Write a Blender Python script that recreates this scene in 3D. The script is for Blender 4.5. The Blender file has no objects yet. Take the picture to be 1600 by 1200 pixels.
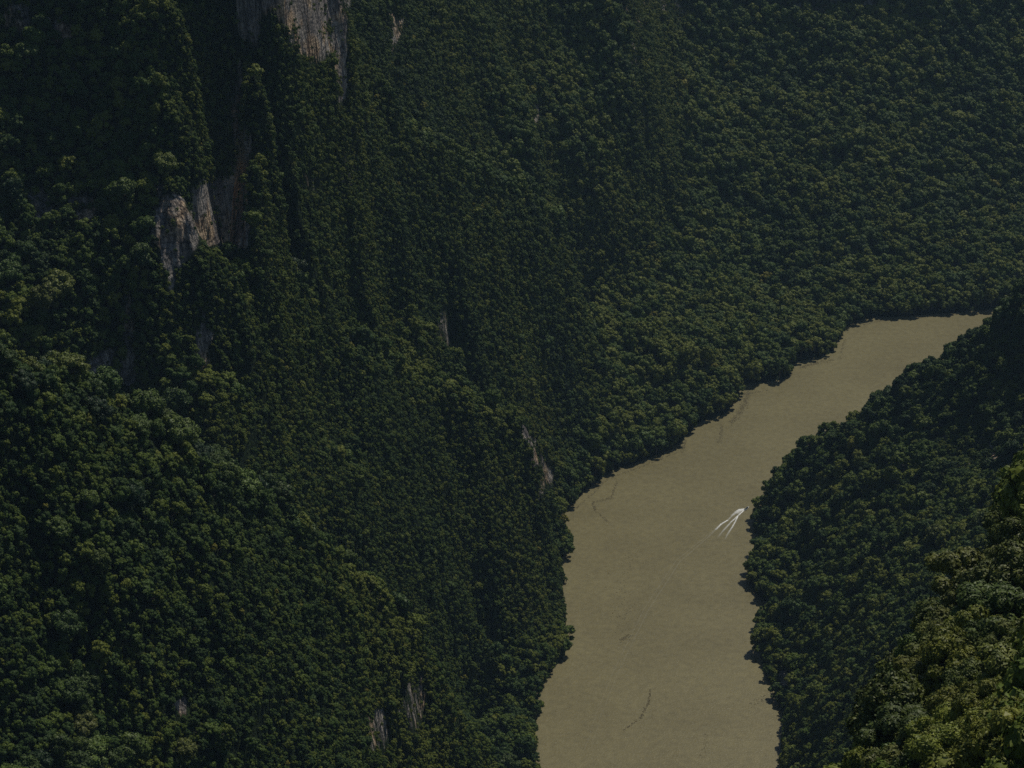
import bpy, bmesh, math, os
import numpy as np
from mathutils import Vector
scene = bpy.context.scene
R = math.radians

# ------------------------------------------------------------------ camera
PITCH, F, CAMZ = R(24.0), 3465.0, 1000.0          # F = focal length in photograph pixels (1600 wide)
cam_d = bpy.data.cameras.new('camera'); cam = bpy.data.objects.new('camera', cam_d)
scene.collection.objects.link(cam); scene.camera = cam
cam.location = (0, 0, CAMZ); cam.rotation_euler = (math.pi/2 - PITCH, 0, 0)
cam_d.sensor_width = 36; cam_d.lens = 36 * F / 1600
cam_d.clip_start = 1.0; cam_d.clip_end = 20000

# ------------------------------------------------------------------ light
SUN_EL, SUN_AZ = R(54), R(32)                       # azimuth measured from +Y (away from camera) towards +X
world = bpy.data.worlds.new('World'); scene.world = world; world.use_nodes = True
wn = world.node_tree.nodes; wl = world.node_tree.links
sky = wn.new('ShaderNodeTexSky'); sky.sky_type = 'NISHITA'; sky.sun_disc = False
sky.sun_elevation = SUN_EL; sky.sun_rotation = SUN_AZ; sky.altitude = 1000; sky.air_density = 1.0; sky.dust_density = 1.0
bg = wn['Background']; bg.inputs['Strength'].default_value = 0.08
wl.new(sky.outputs[0], bg.inputs[0])
sun_d = bpy.data.lights.new('sun', 'SUN'); sun = bpy.data.objects.new('sun', sun_d); scene.collection.objects.link(sun)
sun_d.energy = 5.0; sun_d.angle = R(0.53); sun_d.color = (1.0, 0.93, 0.80)
sv = Vector((math.cos(SUN_EL)*math.sin(SUN_AZ), math.cos(SUN_EL)*math.cos(SUN_AZ), math.sin(SUN_EL)))
sun.rotation_euler = sv.to_track_quat('Z', 'Y').to_euler()
sun.location = (0, 1500, 3000)
scene.view_settings.view_transform = 'Standard'; scene.view_settings.look = 'None'
scene.view_settings.exposure = -0.93; scene.view_settings.gamma = 1.0
cy = scene.cycles
cy.max_bounces = 4; cy.diffuse_bounces = 2; cy.glossy_bounces = 2; cy.transmission_bounces = 2; cy.volume_bounces = 0
cy.use_denoising = False

HAZE = 2.4e-5
# ------------------------------------------------------------------ projection helpers (pixels are of the 1600x1200 photo)
cP, sP = math.cos(PITCH), math.sin(PITCH)
def ray(px, py):
    u = (px - 800) / F; v = (600 - py) / F
    return u, cP + v*sP, -sP + v*cP                 # direction x, y, z
def at_z(px, py, z=0.0):
    dx, dy, dz = ray(px, py); t = (CAMZ - z) / -dz
    return (dx*t, dy*t, z)
def at_y(px, py, y):
    dx, dy, dz = ray(px, py); t = y / dy
    return (dx*t, y, CAMZ + dz*t)
def project(x, y, z):
    zz = z - CAMZ; depth = y*cP - zz*sP; up = y*sP + zz*cP
    return 800 + F*x/depth, 600 - F*up/depth, depth

# ------------------------------------------------------------------ noise
def _hash(ix, iy, seed):
    h = (ix.astype(np.int64)*374761393 + iy.astype(np.int64)*668265263 + seed*1442695041) & 0xffffffff
    h = ((h ^ (h >> 13)) * 1274126177) & 0xffffffff
    return ((h ^ (h >> 16)) & 0xffffff) / float(0xffffff)
def vnoise(x, y, seed=0):
    ix = np.floor(x); iy = np.floor(y); fx = x-ix; fy = y-iy
    fx = fx*fx*(3-2*fx); fy = fy*fy*(3-2*fy)
    a = _hash(ix, iy, seed); b = _hash(ix+1, iy, seed); c = _hash(ix, iy+1, seed); d = _hash(ix+1, iy+1, seed)
    return (a*(1-fx)+b*fx)*(1-fy) + (c*(1-fx)+d*fx)*fy - 0.5
def fbm(x, y, seed=0, octaves=4):
    r = 0; a = 1.0; s = 1.0
    for k in range(octaves):
        r = r + a*vnoise(x*s + 17.3*k, y*s - 9.1*k, seed+k); a *= 0.5; s *= 2.03
    return r

# ------------------------------------------------------------------ control points of the canyon (real metres)
CP = []                                              # (s = x/y, y, z)
def addp(p): CP.append((p[0]/p[1], p[1], p[2]))
def dens(pts, step):
    out = []
    for a, b in zip(pts[:-1], pts[1:]):
        n = max(1, int(math.dist(a, b)/step))
        for i in range(n): out.append(tuple(a[k] + (b[k]-a[k])*i/n for k in range(3)))
    out.append(pts[-1]); return out
def canopy(p):
    # control points are read off the tree tops: the ground lies a tree's height below
    h = 15.0 if p[1] < 620 else 7.0 + max(0, p[1]-1500)/500
    return (p[0], p[1], p[2]-h if p[2] > 4*h else p[2]*.75)
def line(pts, step=30, back=(), front=()):
    """pts = (px, py, y) ; back = (dy, dz) hidden points behind a crest"""
    w = [canopy(p) for p in dens([at_y(*p) for p in pts], step)]
    for p in w:
        addp(p)
        for dy, dz in back: addp((p[0]*(p[1]+dy)/p[1], p[1]+dy, max(p[2]+dz, 26.0 if p[0] < 0.115*p[1] and p[1] > 1300 else -10.0)))
def pt(px, py, y): addp(canopy(at_y(px, py, y)))

# river banks, z = 0, both shores
left_bank = [(740,1330),(800,1260),(835,1200),(838,1130),(845,1085),(858,1060),(885,1025),(881,960),(868,900),(870,850),(868,822),(893,790),(950,738),
             (1000,722),(1060,697),(1098,658),(1134,646),(1141,622),(1150,600),(1203,597),(1232,590),(1240,568),(1302,552),(1318,512),(1360,497),(1440,493),(1540,485),(1620,478),(1700,476),(1850,470)]
right_bank = [(1200,1330),(1215,1260),(1222,1200),(1228,1130),(1195,1060),(1178,1000),(1172,940),(1163,900),(1170,850),(1186,797)]
right_hidden = [(0.140,2000),(0.168,2090),(0.205,2190),(0.24,2280),(0.27,2340),(0.33,2360),(0.42,2370)]   # s, y behind the right-hand hill
mid = [(1010,1330),(1020,1200),(1030,1100),(1040,1000),(1020,900),(1030,800),(1090,730),(1200,650),(1330,590),(1420,540),(1490,515)]
LB = [at_z(*p) for p in left_bank]; RB = [at_z(*p) for p in right_bank] + [(s*y, y, 0.0) for s, y in right_hidden]
for p in dens(LB, 22): addp((p[0], p[1], 0.5))
for a_, b_ in zip(LB[:-2], LB[1:-1]):                    # firm banks: land on one side, river bed on the other
    dx_, dy_ = b_[0]-a_[0], b_[1]-a_[1]; L_ = math.hypot(dx_, dy_); mx, my = (a_[0]+b_[0])/2, (a_[1]+b_[1])/2
    if L_ > 8: addp((mx-dy_/L_*11, my+dx_/L_*11, 8.0)); addp((mx+dy_/L_*11, my-dx_/L_*11, -5.0))
for p in dens(RB, 22): addp((p[0], p[1], 0.0))
for p in dens([at_z(*q) for q in mid], 60): addp((p[0], p[1], -14))
# left near hill (crest falls to the right)
line([(-120,470,900),(0,540,941),(100,590,996),(300,682,1057),(440,790,1112),(560,882,1191),(650,955,1241),(700,1060,1303),(740,1200,1372)], back=((20,-26),(65,-115),(130,-195)))
for p in [(0,700,915),(150,760,950),(300,800,1005),(450,900,1085),(560,980,1150),(620,1060,1195),(0,900,880),(200,900,925),(380,950,1000),(500,1040,1085),
          (0,1200,820),(150,1200,855),(300,1200,905),(450,1200,985),(520,1130,1060),(600,1150,1165),(600,1200,1150),(660,1200,1240),(700,1200,1310),(-150,700,850),(-150,1200,750)]: pt(*p)
for p in [(0,1500,640),(300,1500,730),(550,1500,900)]: pt(*p)
# second spur, with the foot of the big left cliff
line([(340,440,1350),(400,432,1405),(480,472,1465),(560,530,1545),(600,545,1595),(720,585,1685),(800,632,1735),(838,668,1748)], back=((22,-34),(60,-100)))
for p in [(340,680,1268),(340,640,1272),(340,600,1282),(340,530,1310),(400,745,1298),(400,690,1306),(400,600,1332),(400,500,1375),(450,785,1334),(450,730,1342),(450,620,1374),(450,530,1422),
          (500,820,1371),(500,750,1383),(500,640,1418),(500,560,1462),(560,870,1404),(560,795,1415),(560,660,1458),(560,590,1500),(610,915,1457),(610,830,1470),(610,690,1510),(610,610,1568),
          (650,945,1502),(650,865,1514),(650,720,1550),(650,640,1606),(690,1010,1530),(690,930,1543),(690,800,1584),(690,680,1642),(720,1080,1552),(720,970,1566),(720,820,1604),(720,700,1655),
          (730,1140,1530),(760,1180,1490),(760,1080,1568),(770,900,1630),(770,780,1662),(770,690,1698),(800,1090,1592),(800,950,1640),(800,820,1676),(800,740,1700),(805,685,1722),
          (828,780,1724),(835,720,1738),(840,900,1692),(860,960,1690),(858,860,1760),(862,800,1805),(866,740,1870),(820,1080,1578),(800,1180,1495)]: pt(*p)
line([(330,590,1284),(420,640,1334),(520,690,1404),(600,740,1474),(660,800,1522),(710,880,1558),(750,970,1582),(800,1060,1600)], step=20, back=((22,-30),))
for p in [(770,1150),(790,1125),(802,1160),(755,1175),(780,1195),(735,1195),(815,1190),(760,1230),(700,1240)]: addp(at_z(p[0], p[1], 20.0))
# big left cliff
for p in [(0,560,1230),(100,592,1258),(200,605,1280),(300,600,1296),(0,500,1262),(120,510,1272),(220,510,1290),(300,510,1302),
          (0,430,1292),(120,430,1300),(220,430,1308),(310,430,1322),(0,300,1340),(110,300,1346),(220,300,1348),(300,300,1346),(372,300,1346),(330,395,1336),(375,395,1350),
          (0,150,1382),(110,150,1386),(220,150,1386),(300,150,1384),(374,150,1380),(0,0,1420),(110,0,1424),(220,0,1422),(300,0,1420),(372,0,1412),
          (-150,300,1310),(-150,0,1390),(-150,560,1200),(200,-150,1455),(370,-150,1450),(0,-150,1455),(-150,-150,1430)]: pt(*p)
for p in [(400,400,1378),(400,300,1400),(400,200,1418),(400,100,1432),(400,0,1448),(450,400,1432),(450,300,1468),(450,200,1495),(450,100,1515),(450,0,1535),(500,440,1490),(500,400,1505),(500,300,1548),(500,200,1578),(500,100,1600),(500,0,1620),
          (440,-120,1545),(540,-120,1680),(540,440,1555),(545,380,1580)]: pt(*p)
line([(545,-60,1672),(540,40,1655),(533,150,1640),(545,230,1630),(565,320,1622),(583,400,1616),(588,450,1620)], back=((18,-20),(60,-85)))
# buttress
line([(588,425,1645),(605,402,1668),(640,428,1690),(680,480,1716),(705,530,1728),(718,580,1732)], step=12, back=((12,-30),(45,-120)))
for p in [(560,500,1578),(620,500,1650),(650,550,1672),(690,565,1706),(600,450,1650),(655,490,1685),(745,500,1852),(735,420,1848)]: pt(*p)
# long spur right of it
line([(620,170,1830),(700,225,1930),(760,258,2000),(820,285,2070),(868,330,2130),(880,400,2160),(892,475,2190),(1000,506,2225),(1060,545,2225),(1125,592,2200),(1140,632,2180)], back=((35,-32),(100,-75)))
for p in [(600,260,1790),(680,330,1850),(640,380,1780),(700,420,1850),(750,350,1935),(750,450,1905),(740,535,1856),(700,500,1845),(755,600,1845),(800,600,1905),(800,560,1910),(800,500,1942),(800,420,1985),(810,340,2025),
          (850,650,1985),(850,560,2020),(860,450,2065),(870,390,2110),(900,680,2030),(930,600,2085),(925,520,2150),(1000,580,2160),(1060,620,2155),(1110,630,2165),(960,660,2075),(1030,650,2120),
          (880,770,1950),(930,720,2020),(830,700,1880),(610,330,1760),(650,450,1760)]: pt(*p)
# steep faces behind it
for p in [(570,100,1950),(600,0,2060),(600,100,1990),(650,140,2050),(700,60,2200),(700,0,2240),(760,180,2230),(840,210,2330),(800,100,2370),(800,0,2430),(900,0,2540),(900,100,2500),(900,220,2400),(950,300,2400),
          (985,0,2590),(1000,100,2555),(1005,200,2500),(860,290,2260),(950,390,2370),(1000,440,2390),(1010,300,2500),(1020,470,2380),(600,-120,2150),(800,-120,2500),(960,-120,2650)]: pt(*p)
# far broad slope
for p in [(1130,560,2285),(1060,400,2480),(1060,250,2610),(1060,120,2730),(1060,40,2820),(1100,520,2335),(1240,540,2330),(1290,520,2375),(1300,500,2410),(1170,575,2280),(1200,560,2295),(1200,450,2480),(1200,300,2640),(1200,150,2790),(1200,45,2900),
          (1320,470,2470),(1320,400,2540),(1300,300,2640),(1300,268,2690),(1300,240,2700),(1400,150,2820),(1400,50,2920),(1450,440,2510),(1450,350,2610),(1450,250,2720),
          (1590,440,2520),(1590,350,2630),(1590,250,2740),(1590,150,2840),(1590,50,2930),(1750,440,2540),(1750,300,2690),(1750,150,2850),(1750,50,2930)]: pt(*p)
for p in [(1060,0,2850),(1200,0,2930),(1400,0,2960),(1600,0,2970),(1060,-100,2890),(1200,-100,2970),(1400,-100,3000),(1600,-100,3010),(1750,-100,3010)]: pt(*p)
# right-hand hill over the river
line([(1210,788,1942),(1214,754,1943),(1248,718,1945),(1302,686,1938),(1410,607,1917),(1445,585,1905),(1500,556,1885),(1600,464,1840),(1700,360,1800)], back=((30,-20),(90,-75),(150,-140)))
for p in [(1200,850,1870),(1300,760,1850),(1400,680,1850),(1500,640,1800),(1590,560,1780),(1220,950,1745),(1300,880,1720),(1380,800,1730),(1450,700,1770),(1550,680,1730),(1590,620,1750),
          (1240,1060,1600),(1320,1000,1560),(1400,900,1570),(1460,820,1620),(1540,780,1600),(1250,1180,1460),(1320,1120,1420),(1380,1000,1400),(1600,780,1450)]: pt(*p)
# near shoulder below the viewpoint
line([(1750,620,560),(1640,745,520),(1590,800,495),(1545,880,470),(1500,940,445),(1445,990,420),(1400,1060,395),(1355,1140,360),(1330,1220,330),(1300,1330,290)], back=((14,-10),(45,-48),(110,-125)))
for p in [(1600,850,430),(1540,950,395),(1480,1050,350),(1430,1130,325),(1600,1000,340),(1540,1100,290),(1450,1200,285),(1600,1110,265),(1600,1200,232),(1540,1200,252),(1750,900,370),(1750,1200,210)]: pt(*p)
# unseen ground that closes the valley
CP += [(0.20,800,330),(0.27,820,340),(0.15,800,240),(0.20,1100,200),(0.30,1150,260),(0.35,1500,300),(0.4,1800,380),(0.45,600,560),(0.45,300,800),
       (0.13,600,330),(0.05,500,300),(0.0,400,330),(0.0,200,700),(-0.1,150,840),(0.1,150,850),(0.3,140,880),(-0.4,150,850),(0.0,100,900),(-0.3,100,900),(0.3,100,915),
       (-0.1,500,420),(0,700,190),(0.05,900,60),(0,1100,20),(-.02,1250,8),(0.1,1000,60),(0.16,1200,110),(0.06,1250,-10),(0.05,1080,10),
       (-0.3,600,520),(-0.45,800,700),(-0.45,1200,800),(-0.45,1500,900),(-0.2,1600,860),(-0.1,1700,760),(-0.4,1900,980),(-0.1,2100,820),(-0.02,2500,700),(0.05,2900,640),
       (0.12,3200,560),(0.25,3250,560),(0.4,3200,560),(-0.3,2700,950),(0.1,3600,700),(0.3,3700,720),(-0.2,3600,900),(0.45,2700,200),(0.45,2300,60),(0.45,3700,800),(-0.45,3700,950)]
CP = np.array(CP)
# ---- smooth interpolating surface through them (multiquadric)
X0, Y0 = CP[:,0]*CP[:,1], CP[:,1]
c2 = 18.0**2
def phi(dx, dy): return np.sqrt(dx*dx + dy*dy + c2)
n = len(CP)
A = phi(X0[:,None]-X0[None,:], Y0[:,None]-Y0[None,:])
A[np.diag_indices(n)] -= 2.0                          # slight smoothing
P = np.stack([np.ones(n), X0/1000, Y0/1000], 1)
M = np.block([[A, P], [P.T, np.zeros((3,3))]])
W = np.linalg.solve(M, np.concatenate([CP[:,2], np.zeros(3)]))
def surf(x, y):
    x = np.asarray(x, float).ravel(); y = np.asarray(y, float).ravel(); out = np.empty_like(x)
    for i in range(0, len(x), 20000):
        xx, yy = x[i:i+20000], y[i:i+20000]
        out[i:i+20000] = phi(xx[:,None]-X0, yy[:,None]-Y0) @ W[:n] + W[n] + W[n+1]*xx/1000 + W[n+2]*yy/1000
    return out
# coarse table in (s, y)
TS = np.linspace(-0.47, 0.47, 377); TY = np.arange(90, 3800, 8.0)
SS, YY = np.meshgrid(TS, TY)
TZ = surf(SS*YY, YY).reshape(SS.shape)
def table(s, y):
    a = np.clip((s-TS[0])/(TS[1]-TS[0]), 0, len(TS)-1.001); b = np.clip((y-TY[0])/8.0, 0, len(TY)-1.001)
    i = a.astype(int); j = b.astype(int); fa = a-i; fb = b-j
    return (TZ[j,i]*(1-fa)+TZ[j,i+1]*fa)*(1-fb) + (TZ[j+1,i]*(1-fa)+TZ[j+1,i+1]*fa)*fb
def gradmag(s, y):
    e = 10.0
    x = s*y
    gx = (table((x+e)/y, y) - table((x-e)/y, y))/(2*e)
    gy = (table(x/(y+e), y+e) - table(x/(y-e), y-e))/(2*e)
    return gx, gy, np.hypot(gx, gy)
def height(s, y):
    """detailed ground height: flutes and gullies by warping the lookup downhill, plus lumps and ledges"""
    x = s*y
    gx, gy, g = gradmag(s, y)
    steep = np.clip((g-1.15)/1.3, 0, 1)
    z0 = table(s, y)
    shore = np.clip((z0-2)/25, 0, 1)
    w = (fbm(x/60, y/60, 5, 5)*9 + (1-2*np.abs(vnoise(x/26, y/26, 9))*2)*3.5)*shore*steep*np.where((s < -.128) & (z0 > 370), 1.0, .35)
    ux, uy = gx/np.maximum(g, .05), gy/np.maximum(g, .05)
    x2, y2 = x + ux*w, np.maximum(y + uy*w, 95)
    z = table(x2/y2, y2)
    z = z + fbm(x/90, y/90, 2, 4)*15*shore*(1-0.6*steep) + vnoise(x/38, y/38, 77)*9*shore*(1-0.5*steep) + fbm(x/17, y/17, 3, 3)*2.2*shore
    led = np.sin(z/7.5 + 3*vnoise(x/80, y/80, 21))*1.6 + np.sin(z/19.0 + 4*vnoise(x/120, y/120, 22))*3.0
    z = z + led*steep*shore
    return np.where(z0 < 1.4, np.minimum(z, -1.5), z)      # the river bed stays under water
def P3(s, y): return s*y, y, height(s, y)

# ------------------------------------------------------------------ helpers
def new_mesh_np(name, V, Fq, smooth=True):
    me = bpy.data.meshes.new(name)
    V = np.ascontiguousarray(V, dtype=np.float32); Fq = np.ascontiguousarray(Fq, dtype=np.int32)
    k = Fq.shape[1]
    me.vertices.add(len(V)); me.vertices.foreach_set('co', V.ravel())
    me.loops.add(Fq.size); me.loops.foreach_set('vertex_index', Fq.ravel())
    me.polygons.add(len(Fq)); me.polygons.foreach_set('loop_start', np.arange(0, Fq.size, k, dtype=np.int32))
    me.polygons.foreach_set('loop_total', np.full(len(Fq), k, dtype=np.int32))
    me.polygons.foreach_set('use_smooth', np.full(len(Fq), smooth))
    me.update(calc_edges=True); me.validate(); return me
def link(name, me, mat=None, parent=None, **props):
    o = bpy.data.objects.new(name, me); scene.collection.objects.link(o)
    if mat and me: me.materials.append(mat)
    if parent: o.parent = parent
    for k, v in props.items(): o[k] = v
    return o
def tag(o, label, cat, group=None, kind=None):
    o['label'] = label; o['category'] = cat
    if group: o['group'] = group
    if kind: o['kind'] = kind
class NT:
    def __init__(s, name):
        s.m = bpy.data.materials.new(name); s.m.use_nodes = True; s.t = s.m.node_tree; s.b = s.t.nodes['Principled BSDF']
    def n(s, typ, **kw):
        nd = s.t.nodes.new(typ)
        for k, v in kw.items():
            if k in nd.inputs: nd.inputs[k].default_value = v
            else: setattr(nd, k, v)
        return nd
    def l(s, a, b): s.t.links.new(a, b)
    def ramp(s, fac, stops):
        r = s.n('ShaderNodeValToRGB'); e = r.color_ramp.elements
        while len(e) < len(stops): e.new(0.5)
        for el, (p, c) in zip(e, stops): el.position = p; el.color = (*c, 1)
        s.l(fac, r.inputs[0]); return r
    def mix(s, fac, a, b, blend='MIX'):
        m = s.n('ShaderNodeMix', data_type='RGBA', blend_type=blend)
        for sock, v in ((m.inputs[0], fac), (m.inputs[6], a), (m.inputs[7], b)):
            if isinstance(v, (int, float)): sock.default_value = v
            elif isinstance(v, tuple): sock.default_value = (*v, 1)
            else: s.l(v, sock)
        return m.outputs[2]
    def math(s, op, a, b=0.0):
        m = s.n('ShaderNodeMath', operation=op)
        for sock, v in ((m.inputs[0], a), (m.inputs[1], b)):
            if isinstance(v, (int, float)): sock.default_value = v
            else: s.l(v, sock)
        return m.outputs[0]

# leaf material : colour differs from tree to tree and from leaf clump to leaf clump
def leaf_mat(name, stops, rough=0.55, attr=None):
    k = NT(name)
    if attr: rnd = k.n('ShaderNodeAttribute', attribute_type='INSTANCER', attribute_name=attr).outputs['Fac']
    else: rnd = k.n('ShaderNodeObjectInfo').outputs['Random']
    base = k.ramp(rnd, stops).outputs[0]
    tc = k.n('ShaderNodeTexCoord')
    nz = k.n('ShaderNodeTexNoise', Scale=1.3, Detail=3.0); k.l(tc.outputs['Object'], nz.inputs['Vector'])
    v = k.ramp(nz.outputs['Fac'], [(0.3, (.62,.66,.7)), (0.7, (1.35,1.3,1.1))]).outputs[0]
    col = k.mix(1.0, base, v, 'MULTIPLY')
    k.l(col, k.b.inputs['Base Color']); k.b.inputs['Roughness'].default_value = rough
    k.b.inputs['Specular IOR Level'].default_value = 0.15
    return k.m
FOREST = [(0.0,(.026,.054,.015)),(0.28,(.049,.090,.018)),(0.55,(.082,.126,.020)),(0.8,(.124,.156,.022)),(0.93,(.155,.178,.030)),(1.0,(.220,.205,.032))]
m_leaf = leaf_mat('forest_leaf', FOREST, attr='tint')
k = NT('bark'); tc = k.n('ShaderNodeTexCoord'); nz = k.n('ShaderNodeTexNoise', Scale=3.0, Detail=5.0); k.l(tc.outputs['Object'], nz.inputs['Vector'])
k.l(k.ramp(nz.outputs['Fac'], [(0.3,(.07,.06,.05)),(0.7,(.22,.20,.17))]).outputs[0], k.b.inputs['Base Color']); k.b.inputs['Roughness'].default_value = .9
m_bark = k.m

# ------------------------------------------------------------------ ground
S1 = np.linspace(-0.285, 0.285, 760); S0 = np.linspace(-0.47, -0.287, 50)
GS = np.concatenate([S0, S1, -S0[::-1]])
GY = np.concatenate([np.arange(100, 800, 3.0), np.arange(800, 1270, 2.5), np.arange(1270, 1480, 1.1), np.arange(1480, 1700, 2.0), np.arange(1700, 3040, 3.0), np.arange(3040, 3790, 10.0)])
gs, gy_ = np.meshgrid(GS, GY)
gz = height(gs.ravel(), gy_.ravel()).reshape(gs.shape)
# rock exposures: irregular soft blobs (px, py, rx, ry, strength) turned into places on the slope
ROCK = [(455,-8,92,44,1.2),(395,22,22,60,.85),(485,56,46,24,1.15),(526,60,14,60,1.25),(535,115,7,48,1.1),(374,190,8,120,1.05),(373,300,12,66,1.45),(340,325,44,60,1.2),
        (272,355,38,58,1.15),(352,365,38,30,1.4),(60,325,22,38,.65),(130,330,18,30,.6),(196,490,10,66,.75),(205,570,14,32,.85),(160,572,18,22,.8),(262,420,8,46,.7),(315,530,12,56,.7),(30,30,46,36,.6),(90,45,16,28,.85),
        (255,640,24,12,.6),(830,700,11,36,1.0),(850,750,9,44,.55),(842,1050,4,26,.7),(690,520,16,50,.48),(590,1140,26,44,.55),(640,1110,22,50,.5),(275,1095,9,30,.7),
        (610,45,16,40,.55),(622,68,6,18,.8),(1050,5,120,18,.45),(1290,5,150,14,.5),(1545,710,8,28,.8),(1500,690,50,60,.4),(1005,190,9,46,.45),(845,185,10,40,.5),(990,60,12,56,.45),
        (1220,1060,14,20,.7),(480,280,14,22,.6),(560,360,8,50,.42),(540,260,7,50,.45)]
def rockness(x, y, z):
    px, py, d = project(x, y, z)
    jx = px + 26*vnoise(x/12, z/18, 31) + 14*vnoise(x/4, z/10, 32); jy = py + 34*vnoise(x/12, z/16, 33) + 14*vnoise(x/5, z/6, 34)
    r = np.zeros_like(px)
    for cx, cy_, rx, ry, st in ROCK:
        q = ((jx-cx)/rx)**2 + ((jy-cy_)/ry)**2
        r = np.maximum(r, st*np.clip(1.35-q, 0, 1))
    return r
gx_, gyy_, gg = gradmag(gs.ravel(), gy_.ravel()); gg = gg.reshape(gs.shape)
rk = rockness(gs*gy_, gy_, gz)*np.clip((gg-0.35)/0.5, 0, 1)
rk = np.where(gy_ < 700, 0, rk)
# rock faces: push out and in along the slope as ribs
V = np.stack([gs*gy_, gy_, gz], -1)
rib = fbm(V[...,0]/6, V[...,2]/26, 41, 4)*7*np.clip(rk, 0, 1)
V[...,1] += rib
nr, nc = gs.shape
idx = np.arange(nr*nc).reshape(nr, nc)
Fq = np.stack([idx[:-1,:-1], idx[:-1,1:], idx[1:,1:], idx[1:,:-1]], -1).reshape(-1, 4)
me = new_mesh_np('terrain', V.reshape(-1,3), Fq)
at = me.attributes.new('rock', 'FLOAT', 'POINT'); at.data.foreach_set('value', rk.ravel().astype(np.float32))
k = NT('terrain_material')
geo = k.n('ShaderNodeNewGeometry'); mp = k.n('ShaderNodeMapping'); mp.inputs['Scale'].default_value = (.11,.11,.022); k.l(geo.outputs['Position'], mp.inputs[0])
n1 = k.n('ShaderNodeTexNoise', Scale=1.0, Detail=8.0, Roughness=.65); k.l(mp.outputs[0], n1.inputs['Vector'])
mp2 = k.n('ShaderNodeMapping'); mp2.inputs['Scale'].default_value = (.5,.5,.05); k.l(geo.outputs['Position'], mp2.inputs[0])
n2 = k.n('ShaderNodeTexNoise', Scale=1.0, Detail=6.0, Roughness=.6); k.l(mp2.outputs[0], n2.inputs['Vector'])
n3 = k.n('ShaderNodeTexNoise', Scale=.035, Detail=4.0); k.l(geo.outputs['Position'], n3.inputs['Vector'])
n4 = k.n('ShaderNodeTexNoise', Scale=.45, Detail=6.0); k.l(geo.outputs['Position'], n4.inputs['Vector'])
grey = k.ramp(n1.outputs['Fac'], [(.32,(.10,.092,.10)),(.5,(.27,.25,.24)),(.68,(.48,.44,.39))]).outputs[0]
tan = k.ramp(n2.outputs['Fac'], [(.35,(.22,.14,.09)),(.65,(.60,.47,.33))]).outputs[0]
mp3 = k.n('ShaderNodeMapping'); mp3.inputs['Scale'].default_value = (1.4,1.4,.35); k.l(geo.outputs['Position'], mp3.inputs[0])
n6 = k.n('ShaderNodeTexNoise', Scale=1.0, Detail=7.0, Roughness=.7); k.l(mp3.outputs[0], n6.inputs['Vector'])
mp4 = k.n('ShaderNodeMapping'); mp4.inputs['Scale'].default_value = (.04,.04,.55); k.l(geo.outputs['Position'], mp4.inputs[0])
n7 = k.n('ShaderNodeTexNoise', Scale=1.0, Detail=5.0, Roughness=.6); k.l(mp4.outputs[0], n7.inputs['Vector'])
rock = k.mix(k.ramp(n3.outputs['Fac'], [(.50,(0,0,0)),(.60,(1,1,1))]).outputs[0], grey, tan)
rock = k.mix(1.0, rock, k.ramp(n2.outputs['Fac'], [(.38,(.35,.35,.37)),(.55,(1.1,1.1,1.1))]).outputs[0], 'MULTIPLY')
rock = k.mix(1.0, rock, k.ramp(n6.outputs['Fac'], [(.38,(.35,.36,.38)),(.52,(1.1,1.1,1.08))]).outputs[0], 'MULTIPLY')
rock = k.mix(1.0, rock, k.ramp(n7.outputs['Fac'], [(.36,(.45,.45,.45)),(.46,(1.15,1.13,1.1))]).outputs[0], 'MULTIPLY')
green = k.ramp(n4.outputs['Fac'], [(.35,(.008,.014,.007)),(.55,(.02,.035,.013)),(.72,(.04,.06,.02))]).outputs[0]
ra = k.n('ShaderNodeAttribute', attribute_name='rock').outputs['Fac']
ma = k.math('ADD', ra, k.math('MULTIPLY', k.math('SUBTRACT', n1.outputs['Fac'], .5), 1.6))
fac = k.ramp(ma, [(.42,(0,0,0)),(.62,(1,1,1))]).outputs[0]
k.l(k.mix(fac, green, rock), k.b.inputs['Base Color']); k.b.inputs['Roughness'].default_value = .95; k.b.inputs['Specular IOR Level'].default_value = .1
bp = k.n('ShaderNodeBump', Strength=1.0, Distance=2.5); k.l(k.math('ADD', n2.outputs['Fac'], n4.outputs['Fac']), bp.inputs['Height']); k.l(bp.outputs[0], k.b.inputs['Normal'])
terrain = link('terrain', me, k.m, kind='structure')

# ------------------------------------------------------------------ river
m = bpy.data.meshes.new('river'); m.from_pydata([(-900,400,0),(2600,400,0),(2600,3700,0),(-900,3700,0)], [], [(0,1,2,3)])
k = NT('river_water'); geo = k.n('ShaderNodeNewGeometry')
na = k.n('ShaderNodeTexNoise', Scale=.012, Detail=5.0, Roughness=.55); k.l(geo.outputs['Position'], na.inputs['Vector'])
nw = k.n('ShaderNodeTexNoise', Scale=.16, Detail=6.0, Roughness=.7); k.l(geo.outputs['Position'], nw.inputs['Vector'])
wc = k.ramp(na.outputs['Fac'], [(.3,(.172,.151,.075)),(.5,(.194,.171,.086)),(.7,(.214,.190,.096))]).outputs[0]
k.l(k.mix(1.0, wc, k.ramp(nw.outputs['Fac'], [(.35,(.84,.84,.84)),(.65,(1.12,1.12,1.10))]).outputs[0], 'MULTIPLY'), k.b.inputs['Base Color'])
k.b.inputs['Roughness'].default_value = .32; k.b.inputs['IOR'].default_value = 1.33; k.b.inputs['Specular IOR Level'].default_value = .5
nb = k.n('ShaderNodeTexNoise', Scale=.55, Detail=6.0, Roughness=.65); k.l(geo.outputs['Position'], nb.inputs['Vector'])
bp = k.n('ShaderNodeBump', Strength=.7, Distance=.45); k.l(nb.outputs['Fac'], bp.inputs['Height']); k.l(bp.outputs[0], k.b.inputs['Normal'])
river = link('river', m, k.m, kind='structure')

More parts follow.
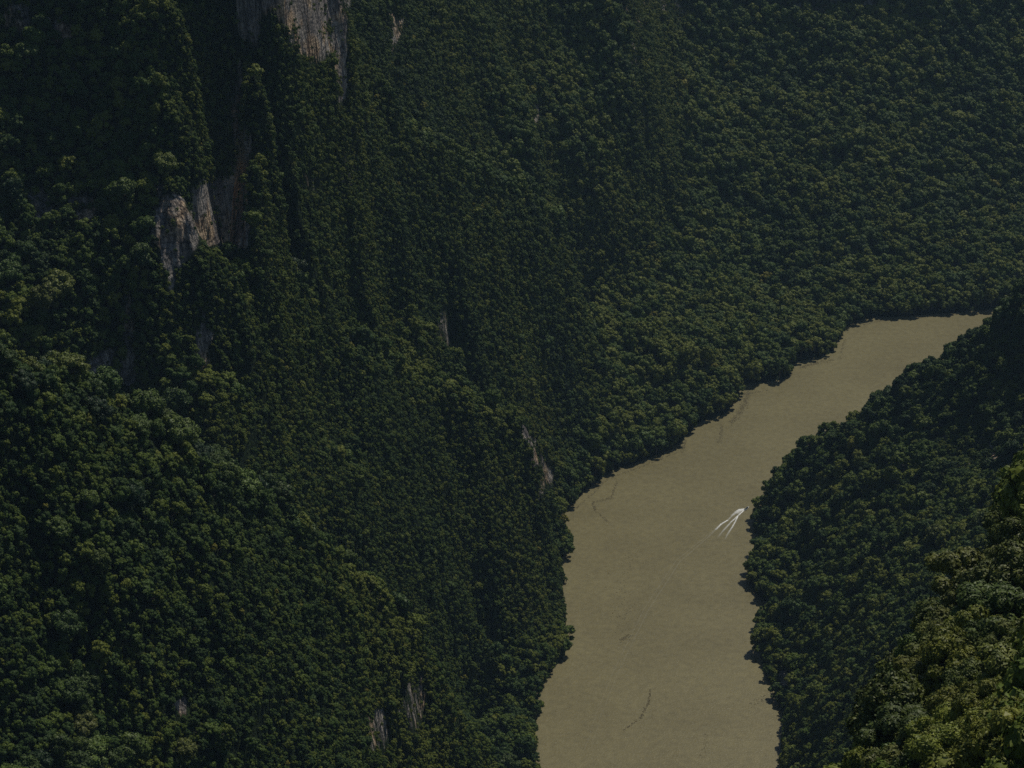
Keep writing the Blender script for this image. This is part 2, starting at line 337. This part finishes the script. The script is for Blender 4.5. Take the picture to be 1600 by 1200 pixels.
# ------------------------------------------------------------------ tree shapes
def ico(sub=1):
    bm = bmesh.new(); bmesh.ops.create_icosphere(bm, subdivisions=sub, radius=1)
    v = np.array([x.co[:] for x in bm.verts]); f = np.array([[q.index for q in p.verts] for p in bm.faces]); bm.free(); return v, f
ICO1 = ico(2)
def tube(a, b, ra, rb, seg=5):
    a = np.array(a, float); b = np.array(b, float); d = b-a; d /= np.linalg.norm(d)
    u = np.cross(d, [0.3,0.9,0.1]); u /= np.linalg.norm(u); w = np.cross(d, u)
    ang = np.arange(seg)*2*math.pi/seg
    c = np.cos(ang)[:,None]*u + np.sin(ang)[:,None]*w
    V = np.concatenate([a+c*ra, b+c*rb]); i = np.arange(seg); j = (i+1) % seg
    return V, np.stack([i, j, j+seg, i+seg], 1)
def crown_arrays(rng, R0, flat, nlobe, lobe_r, nleaf, lw, ll, core=True, droop=0.0, top=1.0, jit=0.55):
    """lobed crown of many leaf clumps; returns V, F (quads), centre at origin"""
    C = []
    for i in range(nlobe):
        a = i*2.39996 + rng.uniform(-.4,.4); q = math.sqrt((i+.5)/nlobe)
        rr = R0*(1-lobe_r*.75)*q*rng.uniform(.8,1.15)
        zz = R0*flat*math.sqrt(max(0, 1-q*q))*rng.uniform(.65,1.1) - R0*flat*.15 + rng.uniform(-.07,.07)*R0
        C.append((rr*math.cos(a), rr*math.sin(a), zz, R0*lobe_r*rng.uniform(.7,1.25)))
    for i in range(nlobe//3):                                   # lower skirt
        a = rng.uniform(0, 6.28); rr = R0*rng.uniform(.4,.75)
        C.append((rr*math.cos(a), rr*math.sin(a), -R0*flat*rng.uniform(.3,.6), R0*lobe_r*rng.uniform(.6,.9)))
    C = np.array(C)
    w = C[:,3]**2; li = rng.choice(len(C), nleaf*2, p=w/w.sum())
    d = rng.normal(size=(nleaf*2, 3)); d[:,2] += .45; d /= np.linalg.norm(d, axis=1)[:,None]
    # smaller bumps on each lobe
    bump = 1 + .16*np.sin(d[:,0]*7 + li*1.7)*np.sin(d[:,1]*7 + li*2.3)
    p = C[li,:3] + d*np.array([1,1,.85])*(C[li,3]*bump*rng.uniform(.82,1.08, nleaf*2))[:,None]
    dd = np.linalg.norm((p[:,None,:]-C[None,:,:3]), axis=2)/C[None,:,3]
    dd[np.arange(len(p)), li] = 9
    keep = np.where(dd.min(1) > .72)[0][:nleaf]; p = p[keep]; d = d[keep]; m = len(p)
    nrm = d + rng.normal(size=(m,3))*jit; nrm[:,2] += .25; nrm /= np.linalg.norm(nrm, axis=1)[:,None]
    t = rng.normal(size=(m,3)); t[:,2] -= droop; t -= (t*nrm).sum(1)[:,None]*nrm; t /= np.linalg.norm(t, axis=1)[:,None]
    b = np.cross(nrm, t); sc = rng.uniform(.65,1.3,m)[:,None]
    L = t*ll*.5*sc; Wd = b*lw*.5*sc
    V = np.stack([p-L, p+Wd*1.0-L*.1-nrm*lw*.12, p+L*1.05, p-Wd*1.0-L*.1-nrm*lw*.12], 1).reshape(-1,3)
    Fq = np.arange(m*4).reshape(-1,4)
    if core:
        iv, fi = ICO1; VV = [V]; FF = [Fq]; o = len(V)
        for c in C:
            nz_ = 1 + rng.uniform(-.12,.12,len(iv))
            VV.append(c[:3] + iv*(c[3]*.84*nz_)[:,None]); FF.append(np.concatenate([fi, fi[:,2:3]], 1)+o); o += len(iv)
        return VV, FF
    return [V], [Fq]
def quads_to_mesh(name, V, Fq):
    me = bpy.data.meshes.new(name)
    F2 = [tuple(f) if f[2] != f[3] else tuple(f[:3]) for f in Fq.tolist()]
    me.from_pydata(V.tolist(), [], F2); return me
def trunk_arrays(rng, H, r, spread, nl=5):
    V = []; Fq = []; o = 0
    def add(a, b, ra, rb):
        nonlocal o
        v, f = tube(a, b, ra, rb); V.append(v); Fq.append(f+o); o += len(v)
    k1 = (rng.uniform(-.3,.3), rng.uniform(-.3,.3), H*.45); k2 = (rng.uniform(-.5,.5), rng.uniform(-.5,.5), H*.8)
    add((0,0,-1.5), k1, r*1.3, r); add(k1, k2, r, r*.75)
    for i in range(nl):
        a = i*6.283/nl + rng.uniform(-.4,.4); e = (k2[0]+spread*math.cos(a)*rng.uniform(.5,.9), k2[1]+spread*math.sin(a)*rng.uniform(.5,.9), H*rng.uniform(1.0,1.25))
        mm = tuple((k2[j]+e[j])/2 + (rng.uniform(-.3,.3)) for j in range(3))
        add(k2 if i % 2 else k1, mm, r*.5, r*.33); add(mm, e, r*.33, r*.12)
    return V, Fq
def forest_proto(i, rng):
    R0 = 5.0; flat = rng.uniform(.6,.9); H = 5.5
    VV, FF = crown_arrays(rng, R0, flat, int(rng.integers(8,17)), rng.uniform(.26,.38), 1300, .55, .75, jit=.48)
    V = np.concatenate(VV); Fq = np.concatenate(FF); V = V + [0,0,H]
    tv, tf = trunk_arrays(rng, H, .28, 2.5, 3); tV = np.concatenate(tv); tF = np.concatenate(tf)+len(V)
    me = quads_to_mesh('forest_tree_%d' % i, np.concatenate([V, tV]), np.concatenate([Fq, tF]))
    me.materials.append(m_leaf); me.materials.append(m_bark)
    mi = np.zeros(len(me.polygons), dtype=np.int32); mi[len(Fq):] = 1; me.polygons.foreach_set('material_index', mi)
    return me
protos = bpy.data.collections.new('forest_tree_shapes')
NPROTO = 8
for i in range(NPROTO):
    o = bpy.data.objects.new('forest_tree_shape_%02d' % i, forest_proto(i, np.random.default_rng(100+i))); protos.objects.link(o)

# ------------------------------------------------------------------ where trees grow
rng = np.random.default_rng(7)
sc_, yc_ = np.meshgrid((TS[:-1]+TS[1:])/2, (TY[:-1]+TY[1:])/2)
_, _, gc = gradmag(sc_.ravel(), yc_.ravel())
zc = table(sc_.ravel(), yc_.ravel())
px, py, dp = project((sc_*yc_).ravel(), yc_.ravel(), zc)
area = np.sqrt(1+gc**2)*yc_.ravel()*(TS[1]-TS[0])*8.0
inside = (px > -130) & (px < 1730) & (py > -130) & (py < 1330) & (zc > 0.2)
def visible(x, y, z, lift):
    """is the point, raised by lift, seen from the camera over the ground table?"""
    vis = np.ones(len(x), bool); zt = z + lift
    for t in np.linspace(.12, .985, 110):
        yy = y*t; zz = CAMZ + (zt-CAMZ)*t
        ok = yy > 95
        vis &= ~(ok & (table(x/y, np.maximum(yy, 95)) > zz + .5))
    return vis
inside |= (yc_.ravel() < 620) & (yc_.ravel() > 170) & (px > 1150) & (px < 2700) & (py > 400) & (py < 1700)
inside &= visible((sc_*yc_).ravel(), yc_.ravel(), zc, 42)
area = np.where(inside, area, 0); TOT = area.sum()
NC = int(TOT/7.0)
ci = rng.choice(len(area), NC, p=area/TOT)
cs = sc_.ravel()[ci] + (rng.random(NC)-.5)*(TS[1]-TS[0]); cyy = yc_.ravel()[ci] + (rng.random(NC)-.5)*8
cx_, cyv, cz = P3(cs, cyy)
_, _, cg = gradmag(cs, cyy)
crk = rockness(cx_, cyv, cz)*np.clip((cg-.35)/.5, 0, 1)
cr = np.exp(rng.normal(0, .31, NC) + fbm(cx_/70, cyv/70, 88, 2)*.18)*np.interp(cyv, [900,1230,1290,1600,1950,2600], [4.7,4.6,3.8,4.0,5.2,6.3])
cr *= np.clip(1.0 - (cg-1.2)*.45, .38, 1)                       # smaller on the steepest ground
near = cyv < 620
cr = np.where(near, np.exp(rng.normal(0, .25, NC))*5.0, cr)
cr = np.where(crk > .25, cr*.45, cr)
cr = np.clip(cr, 1.3, 10.5)
ok = (cz > 1.0) & ~((crk > .46) & (rng.random(NC) > .06)) 
for bx_, by_ in ((1166,795),(1172,790),(1158,803)):                # open water round the boat
    q = at_z(bx_, by_); ok &= np.hypot(cx_-q[0], cyv-q[1]) > 9.5 + cr
for bx_, by_ in ((1150,815),(1145,826)):
    q = at_z(bx_, by_); ok &= np.hypot(cx_-q[0], cyv-q[1]) > 6 + cr*1.3
_bx, _by, _bd = project(cx_, cyv, cz + cr*1.2)
ok &= np.hypot(_bx-1165, _by-796) > F*cr/_bd*1.15 + 5            # the gap through which the boat shows
grid = {}; sel = []
cell = 13.0
ordr = np.argsort(-cr + rng.random(NC)*7.0)
xs, ys, zs, rs = cx_.tolist(), cyv.tolist(), cz.tolist(), cr.tolist()
for i in ordr.tolist():
    if not ok[i]: continue
    x, y, z, r = xs[i], ys[i], zs[i], rs[i]
    a, b, c = int(x//cell), int(y//cell), int(z//cell); good = True
    for da in (-1,0,1):
        for db in (-1,0,1):
            for dc in (-1,0,1):
                for q in grid.get((a+da,b+db,c+dc), ()):
                    dd = .50*(r+q[3])
                    if (x-q[0])**2 + (y-q[1])**2 + (z-q[2])**2 < dd*dd: good = False; break
                if not good: break
            if not good: break
        if not good: break
    if good: grid.setdefault((a,b,c), []).append((x,y,z,r)); sel.append(i)
sel = np.array(sel)
tx, ty, tz, tr, tg = cx_[sel], cyv[sel], cz[sel], cr[sel], cg[sel]
NTREE = len(sel); print('TREES', NTREE, 'AREA', TOT, 'CAND', NC)
tp, tq, td = project(tx, ty, tz + tr*1.2)
tint = np.clip(rng.random(NTREE)*.75 + fbm(tx/60, ty/60, 61, 3)*.30 + fbm(tx/150, ty/150, 63, 2)*.30 + .12, 0, 1)
tint = np.clip(tint + np.where((tx < 0) & (ty < 1260), .10, 0) + np.where(ty > 2150, .13, 0), 0, 1)
tint = np.where(ty < 620, .55+.35*tint, tint)
pop = rng.random(NTREE) > .985
tint = np.where(pop, .85+.15*rng.random(NTREE), np.minimum(tint, .86))
# ---- the trees that show largest become things of their own
size = F*tr/td
infr = (tp > -30) & (tp < 1630) & (tq > -30) & (tq < 1230)
vis = visible(tx, ty, tz + tr*1.6, 0.0)
score = np.where(infr & vis, size, 0)
big = np.argsort(-score)[:296]
print('BIG sizes', score[big[0]], score[big[-1]], 'near', int((ty[big] < 620).sum()))
rest = np.setdiff1d(np.arange(NTREE), big)
# crowns on a slope lean out from it
tgx, tgy, _ = gradmag(tx/ty, ty)
nl_ = np.sqrt(1 + tgx**2 + tgy**2); LEAN = .62*np.clip((tz-3)/20, .15, 1)
ux_, uy_, uz_ = -tgx/nl_*LEAN, -tgy/nl_*LEAN, (1-LEAN) + LEAN/nl_
um = np.sqrt(ux_**2+uy_**2+uz_**2); up_ = np.stack([ux_/um, uy_/um, uz_/um], -1)
up_ = up_ + rng.normal(0, .07, up_.shape); up_ /= np.linalg.norm(up_, axis=1)[:,None]
def euler_from_up(u, spin):
    # XYZ euler whose Z axis is u and which spins by `spin` about it : R = Rz(c) Ry(b) Rx(a)
    w = np.stack([np.cos(spin), np.sin(spin), np.zeros_like(spin)], -1)
    X = w - (w*u).sum(1)[:,None]*u; X /= np.linalg.norm(X, axis=1)[:,None]; Y = np.cross(u, X)
    b = -np.arcsin(np.clip(X[:,2], -1, 1)); a = np.arctan2(Y[:,2], u[:,2]); c = np.arctan2(X[:,1], X[:,0])
    return np.stack([a, b, c], -1)
EUL = euler_from_up(up_, rng.random(NTREE)*6.283)
tz = tz - np.clip(1-1/nl_, 0, 1)*3.0
# ------------------------------------------------------------------ the forest mass (nobody could count it): one object
pm = bpy.data.meshes.new('forest'); pm.vertices.add(len(rest))
pm.vertices.foreach_set('co', np.stack([tx, ty, tz-.4], -1)[rest].astype(np.float32).ravel())
def fattr(name, typ, val):
    a = pm.attributes.new(name, typ, 'POINT')
    a.data.foreach_set('vector' if typ == 'FLOAT_VECTOR' else 'value', np.ascontiguousarray(val).ravel())
fattr('tint', 'FLOAT', tint[rest].astype(np.float32))
fattr('pidx', 'INT', rng.integers(0, NPROTO, len(rest)).astype(np.int32))
rot = EUL[rest]
fattr('rot', 'FLOAT_VECTOR', rot.astype(np.float32))
s0 = tr[rest]/5.0
fattr('scl', 'FLOAT_VECTOR', np.stack([s0*rng.uniform(.9,1.1,len(rest)), s0*rng.uniform(.9,1.1,len(rest)), s0*rng.uniform(.85,1.2,len(rest))], -1).astype(np.float32))
pm.update()
forest = link('forest', pm)
tag(forest, 'dense green forest of rounded crowns covering the canyon slopes down to the river', 'forest', kind='stuff')
ng = bpy.data.node_groups.new('forest_scatter', 'GeometryNodeTree')
ng.interface.new_socket('Geometry', in_out='INPUT', socket_type='NodeSocketGeometry')
ng.interface.new_socket('Geometry', in_out='OUTPUT', socket_type='NodeSocketGeometry')
gi = ng.nodes.new('NodeGroupInput'); go = ng.nodes.new('NodeGroupOutput')
inst = ng.nodes.new('GeometryNodeInstanceOnPoints'); col = ng.nodes.new('GeometryNodeCollectionInfo')
col.inputs['Collection'].default_value = protos; col.inputs['Separate Children'].default_value = True; col.inputs['Reset Children'].default_value = True
def nattr(name, typ):
    a = ng.nodes.new('GeometryNodeInputNamedAttribute'); a.data_type = typ; a.inputs['Name'].default_value = name
    return [q for q in a.outputs if q.enabled and q.name == 'Attribute'][0]
e2r = ng.nodes.new('FunctionNodeEulerToRotation')
ng.links.new(gi.outputs[0], inst.inputs['Points']); ng.links.new(col.outputs[0], inst.inputs['Instance'])
inst.inputs['Pick Instance'].default_value = True
ng.links.new(nattr('pidx','INT'), inst.inputs['Instance Index']); ng.links.new(nattr('rot','FLOAT_VECTOR'), e2r.inputs[0]); ng.links.new(e2r.outputs[0], inst.inputs['Rotation'])
ng.links.new(nattr('scl','FLOAT_VECTOR'), inst.inputs['Scale']); ng.links.new(inst.outputs[0], go.inputs[0])
md = forest.modifiers.new('scatter', 'NODES'); md.node_group = ng

# ------------------------------------------------------------------ individual trees, nearest and largest
def near_leaf(name, rough=.5):
    k = NT(name); oi = k.n('ShaderNodeObjectInfo'); tc = k.n('ShaderNodeTexCoord')
    nz = k.n('ShaderNodeTexNoise', Scale=.9, Detail=4.0); k.l(tc.outputs['Object'], nz.inputs['Vector'])
    n5 = k.n('ShaderNodeTexNoise', Scale=3.5, Detail=2.0); k.l(tc.outputs['Object'], n5.inputs['Vector'])
    c = k.mix(1.0, oi.outputs['Color'], k.ramp(nz.outputs['Fac'], [(.32,(.6,.66,.7)),(.68,(1.4,1.3,1.1))]).outputs[0], 'MULTIPLY')
    c = k.mix(1.0, c, k.ramp(n5.outputs['Fac'], [(.3,(.75,.75,.75)),(.7,(1.25,1.25,1.2))]).outputs[0], 'MULTIPLY')
    k.l(c, k.b.inputs['Base Color']); k.b.inputs['Roughness'].default_value = rough; k.b.inputs['Specular IOR Level'].default_value = .2
    return k.m
m_near = near_leaf('near_leaf')
KINDS = {}
def near_kind(key, seed, flat, nlobe, lr, nleaf, lw, ll, H, droop=0, jit=.55):
    r_ = np.random.default_rng(seed)
    VV, FF = crown_arrays(r_, 5.0, flat, nlobe, lr, nleaf, lw, ll, True, droop, 1.0, jit)
    V = np.concatenate(VV)+[0,0,H]; c = quads_to_mesh('crown', V, np.concatenate(FF)); c.materials.append(m_near)
    tv, tf = trunk_arrays(r_, H, .30, 3.6, 6); t = quads_to_mesh('trunk', np.concatenate(tv), np.concatenate(tf)); t.materials.append(m_bark)
    KINDS.setdefault(key, []).append((c, t))
for j in range(3): near_kind('rounded', 200+j, .80, 14, .30, 8500, .30, .42, 6.0)
for j in range(2): near_kind('spreading', 210+j, .42, 20, .24, 9000, .26, .40, 6.0, 0, .35)
for j in range(2): near_kind('large leaved', 220+j, .75, 15, .28, 10000, .20, .44, 5.5, .8, .6)
for j in range(4): near_kind('far', 230+j, .75, 12, .33, 2600, .42, .58, 5.5)
COLS = [('dark green', (.022,.048,.017)), ('deep green', (.050,.084,.020)), ('leaf green', (.078,.118,.024)), ('olive green', (.105,.130,.028)), ('yellow green', (.165,.190,.028)), ('ochre green', (.128,.150,.028))]
SEEN = set()
_ONES = 'zero one two three four five six seven eight nine ten eleven twelve thirteen fourteen fifteen sixteen seventeen eighteen nineteen'.split()
_TENS = 'zero ten twenty thirty forty fifty sixty seventy eighty ninety'.split()
def inwords(v):
    v = int(min(99, max(0, round(v))))
    return _ONES[v] if v < 20 else _TENS[v//10] + ('-' + _ONES[v % 10] if v % 10 else '')
def place_words(px_, py_):
    return '%d percent across and %d percent down the photo' % (round(px_/16), round(py_/12))
def region(px_, y_):
    if y_ < 620: return 'on near shoulder'
    if px_ < 800: return 'on left hill'
    return 'on right hill'
def habit(shape, r):
    w = 'broad' if r > 6.2 else ('small' if r < 4.2 else 'medium')
    return w + (' flat' if shape == 'spreading' else (' large-leaved' if shape == 'large leaved' else ' rounded'))
first = {}
for n_, i in enumerate(big.tolist()):
    nearby = ty[i] < 620; u = rng.random()
    if nearby:
        shape = 'large leaved' if (tp[i] > 1480 and tq[i] > 1080) else ('spreading' if u < .35 else 'rounded')
        v = rng.random(); ci_ = 4 if shape == 'large leaved' else (5 if shape == 'spreading' and v < .5 else (3 if v < .55 else (2 if v < .85 else 4)))
    else:
        shape = 'far'; ci_ = 0 if tint[i] < .22 else (1 if tint[i] < .48 else (2 if tint[i] < .7 else (3 if tint[i] < .86 else 4)))
    vi = int(rng.integers(0, len(KINDS[shape]))); cm, tm = KINDS[shape][vi]
    if (shape, vi) not in first:
        root = bpy.data.objects.new('tree', None); scene.collection.objects.link(root)
        tk = link('trunk', tm, parent=root); cr_ = link('crown', cm, parent=root)
        first[(shape, vi)] = (root, tk, cr_)
    else:
        a_, b_, c_ = first[(shape, vi)]
        root = a_.copy(); scene.collection.objects.link(root)
        tk = b_.copy(); scene.collection.objects.link(tk); tk.parent = root
        cr_ = c_.copy(); scene.collection.objects.link(cr_); cr_.parent = root
    q = rng.uniform(.85,1.2)*(.8 if nearby else 1); base = COLS[ci_][1] if shape != 'large leaved' else tuple(c*1.15 for c in COLS[ci_][1])
    cr_.color = (base[0]*q, base[1]*q*rng.uniform(.95,1.08), base[2]*q, 1)
    sc = tr[i]/5.0
    root.location = (tx[i], ty[i], tz[i]-.4); root.scale = (sc, sc, sc*rng.uniform(.9,1.15)); root.rotation_euler = tuple(EUL[i]) if not nearby else (rng.normal(0,.06), rng.normal(0,.06), rng.random()*6.283)
    lab = '%s %s tree %s, %s percent across and %s percent down' % (habit(shape, tr[i]), COLS[ci_][0], region(tp[i], ty[i]), inwords(tp[i]/16), inwords(tq[i]/12))
    if lab in SEEN: lab = lab.replace(' tree ', ' tree crown ')
    if lab in SEEN: lab = lab.replace(' on near shoulder', ' near shoulder ridge')
    SEEN.add(lab)
    tag(root, lab, 'tree', 'largest trees on the nearer slopes')
    root.name = 'tree'

# ------------------------------------------------------------------ floating debris, wake and boat
def simple_mat(name, c, rough=.6, spec=.5):
    k = NT(name); tc = k.n('ShaderNodeTexCoord'); nz = k.n('ShaderNodeTexNoise', Scale=4.0, Detail=4.0); k.l(tc.outputs['Object'], nz.inputs['Vector'])
    a = tuple(x*.82 for x in c); b = tuple(min(1, x*1.12) for x in c)
    k.l(k.ramp(nz.outputs['Fac'], [(.35,a),(.65,b)]).outputs[0], k.b.inputs['Base Color']); k.b.inputs['Roughness'].default_value = rough
    k.b.inputs['Specular IOR Level'].default_value = spec
    return k.m
DEB = [([(1170,612),(1163,632),(1152,650),(1142,660)], 5, 330), ([(1128,664),(1124,692)], 2.5, 60), ([(1071,688),(1066,708)], 2.0, 50), ([(1250,575),(1272,568),(1302,562)], 3, 160),
       ([(965,752),(955,778),(925,785),(930,797),(950,816)], 2.0, 170), ([(1016,1078),(1013,1100),(1000,1122),(974,1142)], 1.3, 110), ([(968,1001),(984,993)], 3, 45), ([(985,870),(965,930),(975,1000)], 16, 90),
       ([(900,795),(950,748),(1010,726),(1065,704)], 1.6, 190), ([(1330,512),(1380,500),(1440,496),(1500,491)], 1.6, 200), ([(1150,618),(1200,610)], 2, 60), ([(1172,1100),(1200,1090)], 4, 30), ([(1100,1180),(1105,1150)], 3, 16), ([(1320,530),(1312,560)], 2.5, 60)]
dr = np.random.default_rng(5); bm = bmesh.new()
for pts, wd, cnt in DEB:
    w = np.array([at_z(*p) for p in pts]); seg = np.linalg.norm(np.diff(w, axis=0), axis=1); cum = np.concatenate([[0], np.cumsum(seg)])
    for _ in range(int(cnt*1.7)):
        t_ = dr.random()*cum[-1]; x = np.interp(t_, cum, w[:,0]) + dr.normal()*wd*.5*.8; y = np.interp(t_, cum, w[:,1]) + dr.normal()*wd*.5*1.5
        a = dr.random()*6.28; L = dr.uniform(.2, 1.1); B = L*dr.uniform(.12, .6); n_ = int(dr.integers(4, 7))
        top = [bm.verts.new((x+math.cos(a)*L*math.cos(q)*dr.uniform(.7,1.1)-math.sin(a)*B*math.sin(q), y+math.sin(a)*L*math.cos(q)+math.cos(a)*B*math.sin(q)*dr.uniform(.7,1.1), .05+dr.random()*.06)) for q in [6.283*j/n_ for j in range(n_)]]
        bot = [bm.verts.new((v.co.x, v.co.y, -.05)) for v in top]
        bm.faces.new(top)
        for j in range(n_): bm.faces.new((top[j], bot[j], bot[(j+1) % n_], top[(j+1) % n_]))
dm = bpy.data.meshes.new('driftwood'); bm.to_mesh(dm); bm.free()
drift = link('driftwood', dm, simple_mat('driftwood_material', (.105,.09,.055), .9, .1)); tag(drift, 'dark floating driftwood and leaf litter in curved slicks on the brown river', 'debris', kind='stuff')

B0 = Vector(at_z(1164, 797.5)); TAIL = Vector(at_z(1112, 842)); hd = (B0-TAIL).normalized(); side = Vector((hd.y, -hd.x, 0))
V, Fc, At = [], [], []
def strip(pts, w0, w1, d0, d1, n=60, zz=.05, seed=0):
    """foam ribbon along photo points, width in metres and foam cover from start to end"""
    w = np.array([at_z(*p) for p in pts]); cum = np.concatenate([[0], np.cumsum(np.linalg.norm(np.diff(w, axis=0), axis=1))])
    r_ = np.random.default_rng(seed); o = len(V)
    for i in range(n+1):
        f = i/n; s_ = f*cum[-1]; p = np.array([np.interp(s_, cum, w[:,k_]) for k_ in (0,1)]); e = min(cum[-1], s_+1.0)
        q = np.array([np.interp(e, cum, w[:,k_]) for k_ in (0,1)]) - np.array([np.interp(e-1.0, cum, w[:,k_]) for k_ in (0,1)]); q /= max(np.linalg.norm(q), 1e-6)
        ww = (w0+(w1-w0)*f)*r_.uniform(.75,1.25)*.5; dn = d0+(d1-d0)*f
        for j, c in enumerate((-1,-.5,0,.5,1)):
            V.append((p[0]-q[1]*ww*c*1.25, p[1]+q[0]*ww*c*1.25, zz + (.08*dn if abs(c) < .6 else 0))); At.append(dn*(1-abs(c))**.6 if abs(c) < 1 else 0)
    for i in range(n):
        for j in range(4): a = o+i*5+j; Fc.append((a, a+1, a+6, a+5))
strip([(1163,796),(1156,797),(1150,801),(1143,806)], 2.4, 3.4, 1.2, .3, 40, .06, 1)
strip([(1163,797),(1152,807),(1142,816),(1132,827),(1120,841)], 1.4, 1.9, 1.3, .0, 60, .08, 2)
strip([(1163,795.5),(1155,796.5),(1148,801)], 2.6, 2.6, 1.4, .4, 40, .10, 3)
strip([(1164,796),(1158,798),(1152,803)], 3.4, 2.6, 1.1, .3, 30, .18, 9)
strip([(1147,803),(1137,813),(1128,818),(1119,826),(1104,842)], 1.6, 3.0, .4, .0, 50, .12, 4)
strip([(1137,813),(1127,819),(1118,828)], 1.5, 1.8, 1.3, .5, 30, .14, 5)
strip([(1153,806.5),(1149,815),(1144,824),(1138,833),(1132,844)], 1.3, 1.9, 1.3, .0, 50, .16, 6)
strip([(1110,836),(1062,878),(1012,955),(966,1050),(938,1120),(922,1175)], .8, 1.0, .085, .02, 160, .05, 7)
strip([(1106,836),(1056,876),(1006,952),(958,1050),(930,1120),(912,1175)], .8, 1.0, .07, .015, 160, .05, 8)
wm = bpy.data.meshes.new('wake'); wm.from_pydata(V, [], Fc); a_ = wm.attributes.new('foam', 'FLOAT', 'POINT'); a_.data.foreach_set('value', np.array(At, np.float32))
for p in wm.polygons: p.use_smooth = True
k = NT('wake_foam'); geo = k.n('ShaderNodeNewGeometry'); nz = k.n('ShaderNodeTexNoise', Scale=1.1, Detail=5.0); k.l(geo.outputs['Position'], nz.inputs['Vector'])
fa = k.n('ShaderNodeAttribute', attribute_name='foam').outputs['Fac']
ff = k.math('MULTIPLY', fa, k.math('MULTIPLY', k.math('SUBTRACT', nz.outputs['Fac'], .18), 2.9)); k.l(k.mix(1.0, (1,1,1), (.92,.95,.95), 'MULTIPLY'), k.b.inputs['Base Color'])
k.b.inputs['Roughness'].default_value = .7; k.l(k.math('MINIMUM', ff, 1.0), k.b.inputs['Alpha'])
wake = link('wake', wm, k.m); tag(wake, 'white foam wake and faint trail behind the small boat', 'wake', kind='stuff')

# boat : long open launch with benches and one outboard
boat = bpy.data.objects.new('motorboat', None); scene.collection.objects.link(boat)
tag(boat, 'small white open motorboat speeding upriver beside the wooded right-hand bank', 'boat')
boat.location = Vector(at_z(1166.5, 795.2)) + Vector((0,0,.12)); boat.rotation_euler = (0, 0, math.atan2(hd.y, hd.x))
wht = simple_mat('boat_paint', (.82,.84,.84), .35); drk = simple_mat('boat_interior', (.06,.11,.13), .7); blk = simple_mat('engine_cowl', (.03,.03,.035), .35)
def hull():
    bm = bmesh.new(); st = []
    for f in np.linspace(0, 1, 15):
        x = -4.2 + 8.8*f; b = 1.15*(1-max(0, (f-.55)/.45)**2.2)*(.92+.08*min(1, f*4)); b = max(b, .03); sh = .62+.42*f**2.5; kz = -.28+.75*max(0, (f-.75)/.25)**2
        prof = [(-b,sh),(-b*.96,sh*.45),(-b*.8,.0+kz*.3),(0,kz),(b*.8,.0+kz*.3),(b*.96,sh*.45),(b,sh),(b*.9,sh),(b*.84,.12+kz*.2),(-b*.84,.12+kz*.2),(-b*.9,sh)]
        st.append([bm.verts.new((x, p, z)) for p, z in prof])
    m_ = len(st[0])
    for A_, B_ in zip(st[:-1], st[1:]):
        for j in range(m_): bm.faces.new((A_[j], B_[j], B_[(j+1) % m_], A_[(j+1) % m_]))
    bm.faces.new(st[0]); bm.faces.new(st[-1][::-1]); bmesh.ops.recalc_face_normals(bm, faces=bm.faces)
    me = bpy.data.meshes.new('hull'); bm.to_mesh(me); bm.free(); return me
def boxm(name, boxes, bev=.03):
    bm = bmesh.new()
    for (cx,cy2,cz,sx,sy,sz) in boxes:
        g = bmesh.ops.create_cube(bm, size=1)
        for v in g['verts']: v.co = Vector((cx+v.co.x*sx, cy2+v.co.y*sy, cz+v.co.z*sz))
    bmesh.ops.bevel(bm, geom=list(bm.edges), offset=bev, segments=2, affect='EDGES')
    me = bpy.data.meshes.new(name); bm.to_mesh(me); bm.free(); return me
link('hull', hull(), wht, boat)
link('foredeck', boxm('foredeck', [(3.2,0,.80,1.5,1.25,.06)]), wht, boat)
link('floor', boxm('floor', [(-.9,0,.16,6.2,1.85,.05)]), drk, boat)
for bx_ in (-2.6,-1.4,-.2,1.0,2.0): link('bench', boxm('bench', [(bx_,0,.46,.42,1.85,.08),(bx_-.2,0,.66,.06,1.8,.4)]), drk, boat)
link('windshield', boxm('windshield', [(2.45,0,1.02,.05,1.5,.40)]), simple_mat('tinted_glass', (.05,.09,.10), .1), boat)
eng = link('outboard_motor', boxm('outboard_motor', [(-4.45,0,.85,.55,.42,.55),(-4.5,0,.45,.28,.24,.5)], .06), blk, boat)
link('drive_leg', boxm('drive_leg', [(-4.55,0,-.05,.16,.1,.6)], .02), blk, eng)

# ------------------------------------------------------------------ haze: the air of the canyon
bm = bmesh.new(); bmesh.ops.create_cube(bm, size=1.0)
for v in bm.verts: v.co = Vector((v.co.x*6400, v.co.y*5000+1900, v.co.z*1800+680))
hm = bpy.data.meshes.new('haze'); bm.to_mesh(hm); bm.free()
mt = bpy.data.materials.new('haze_air'); mt.use_nodes = True; t = mt.node_tree; t.nodes.clear()
o_ = t.nodes.new('ShaderNodeOutputMaterial'); pv = t.nodes.new('ShaderNodeVolumePrincipled'); t.links.new(pv.outputs[0], o_.inputs['Volume'])
pv.inputs['Density'].default_value = HAZE; pv.inputs['Color'].default_value = (.46,.72,1.0,1); pv.inputs['Anisotropy'].default_value = 0.0
haze = link('haze', hm, mt, kind='stuff')
haze['label'] = 'thin blue air haze filling the canyon over the river'; haze['category'] = 'haze'
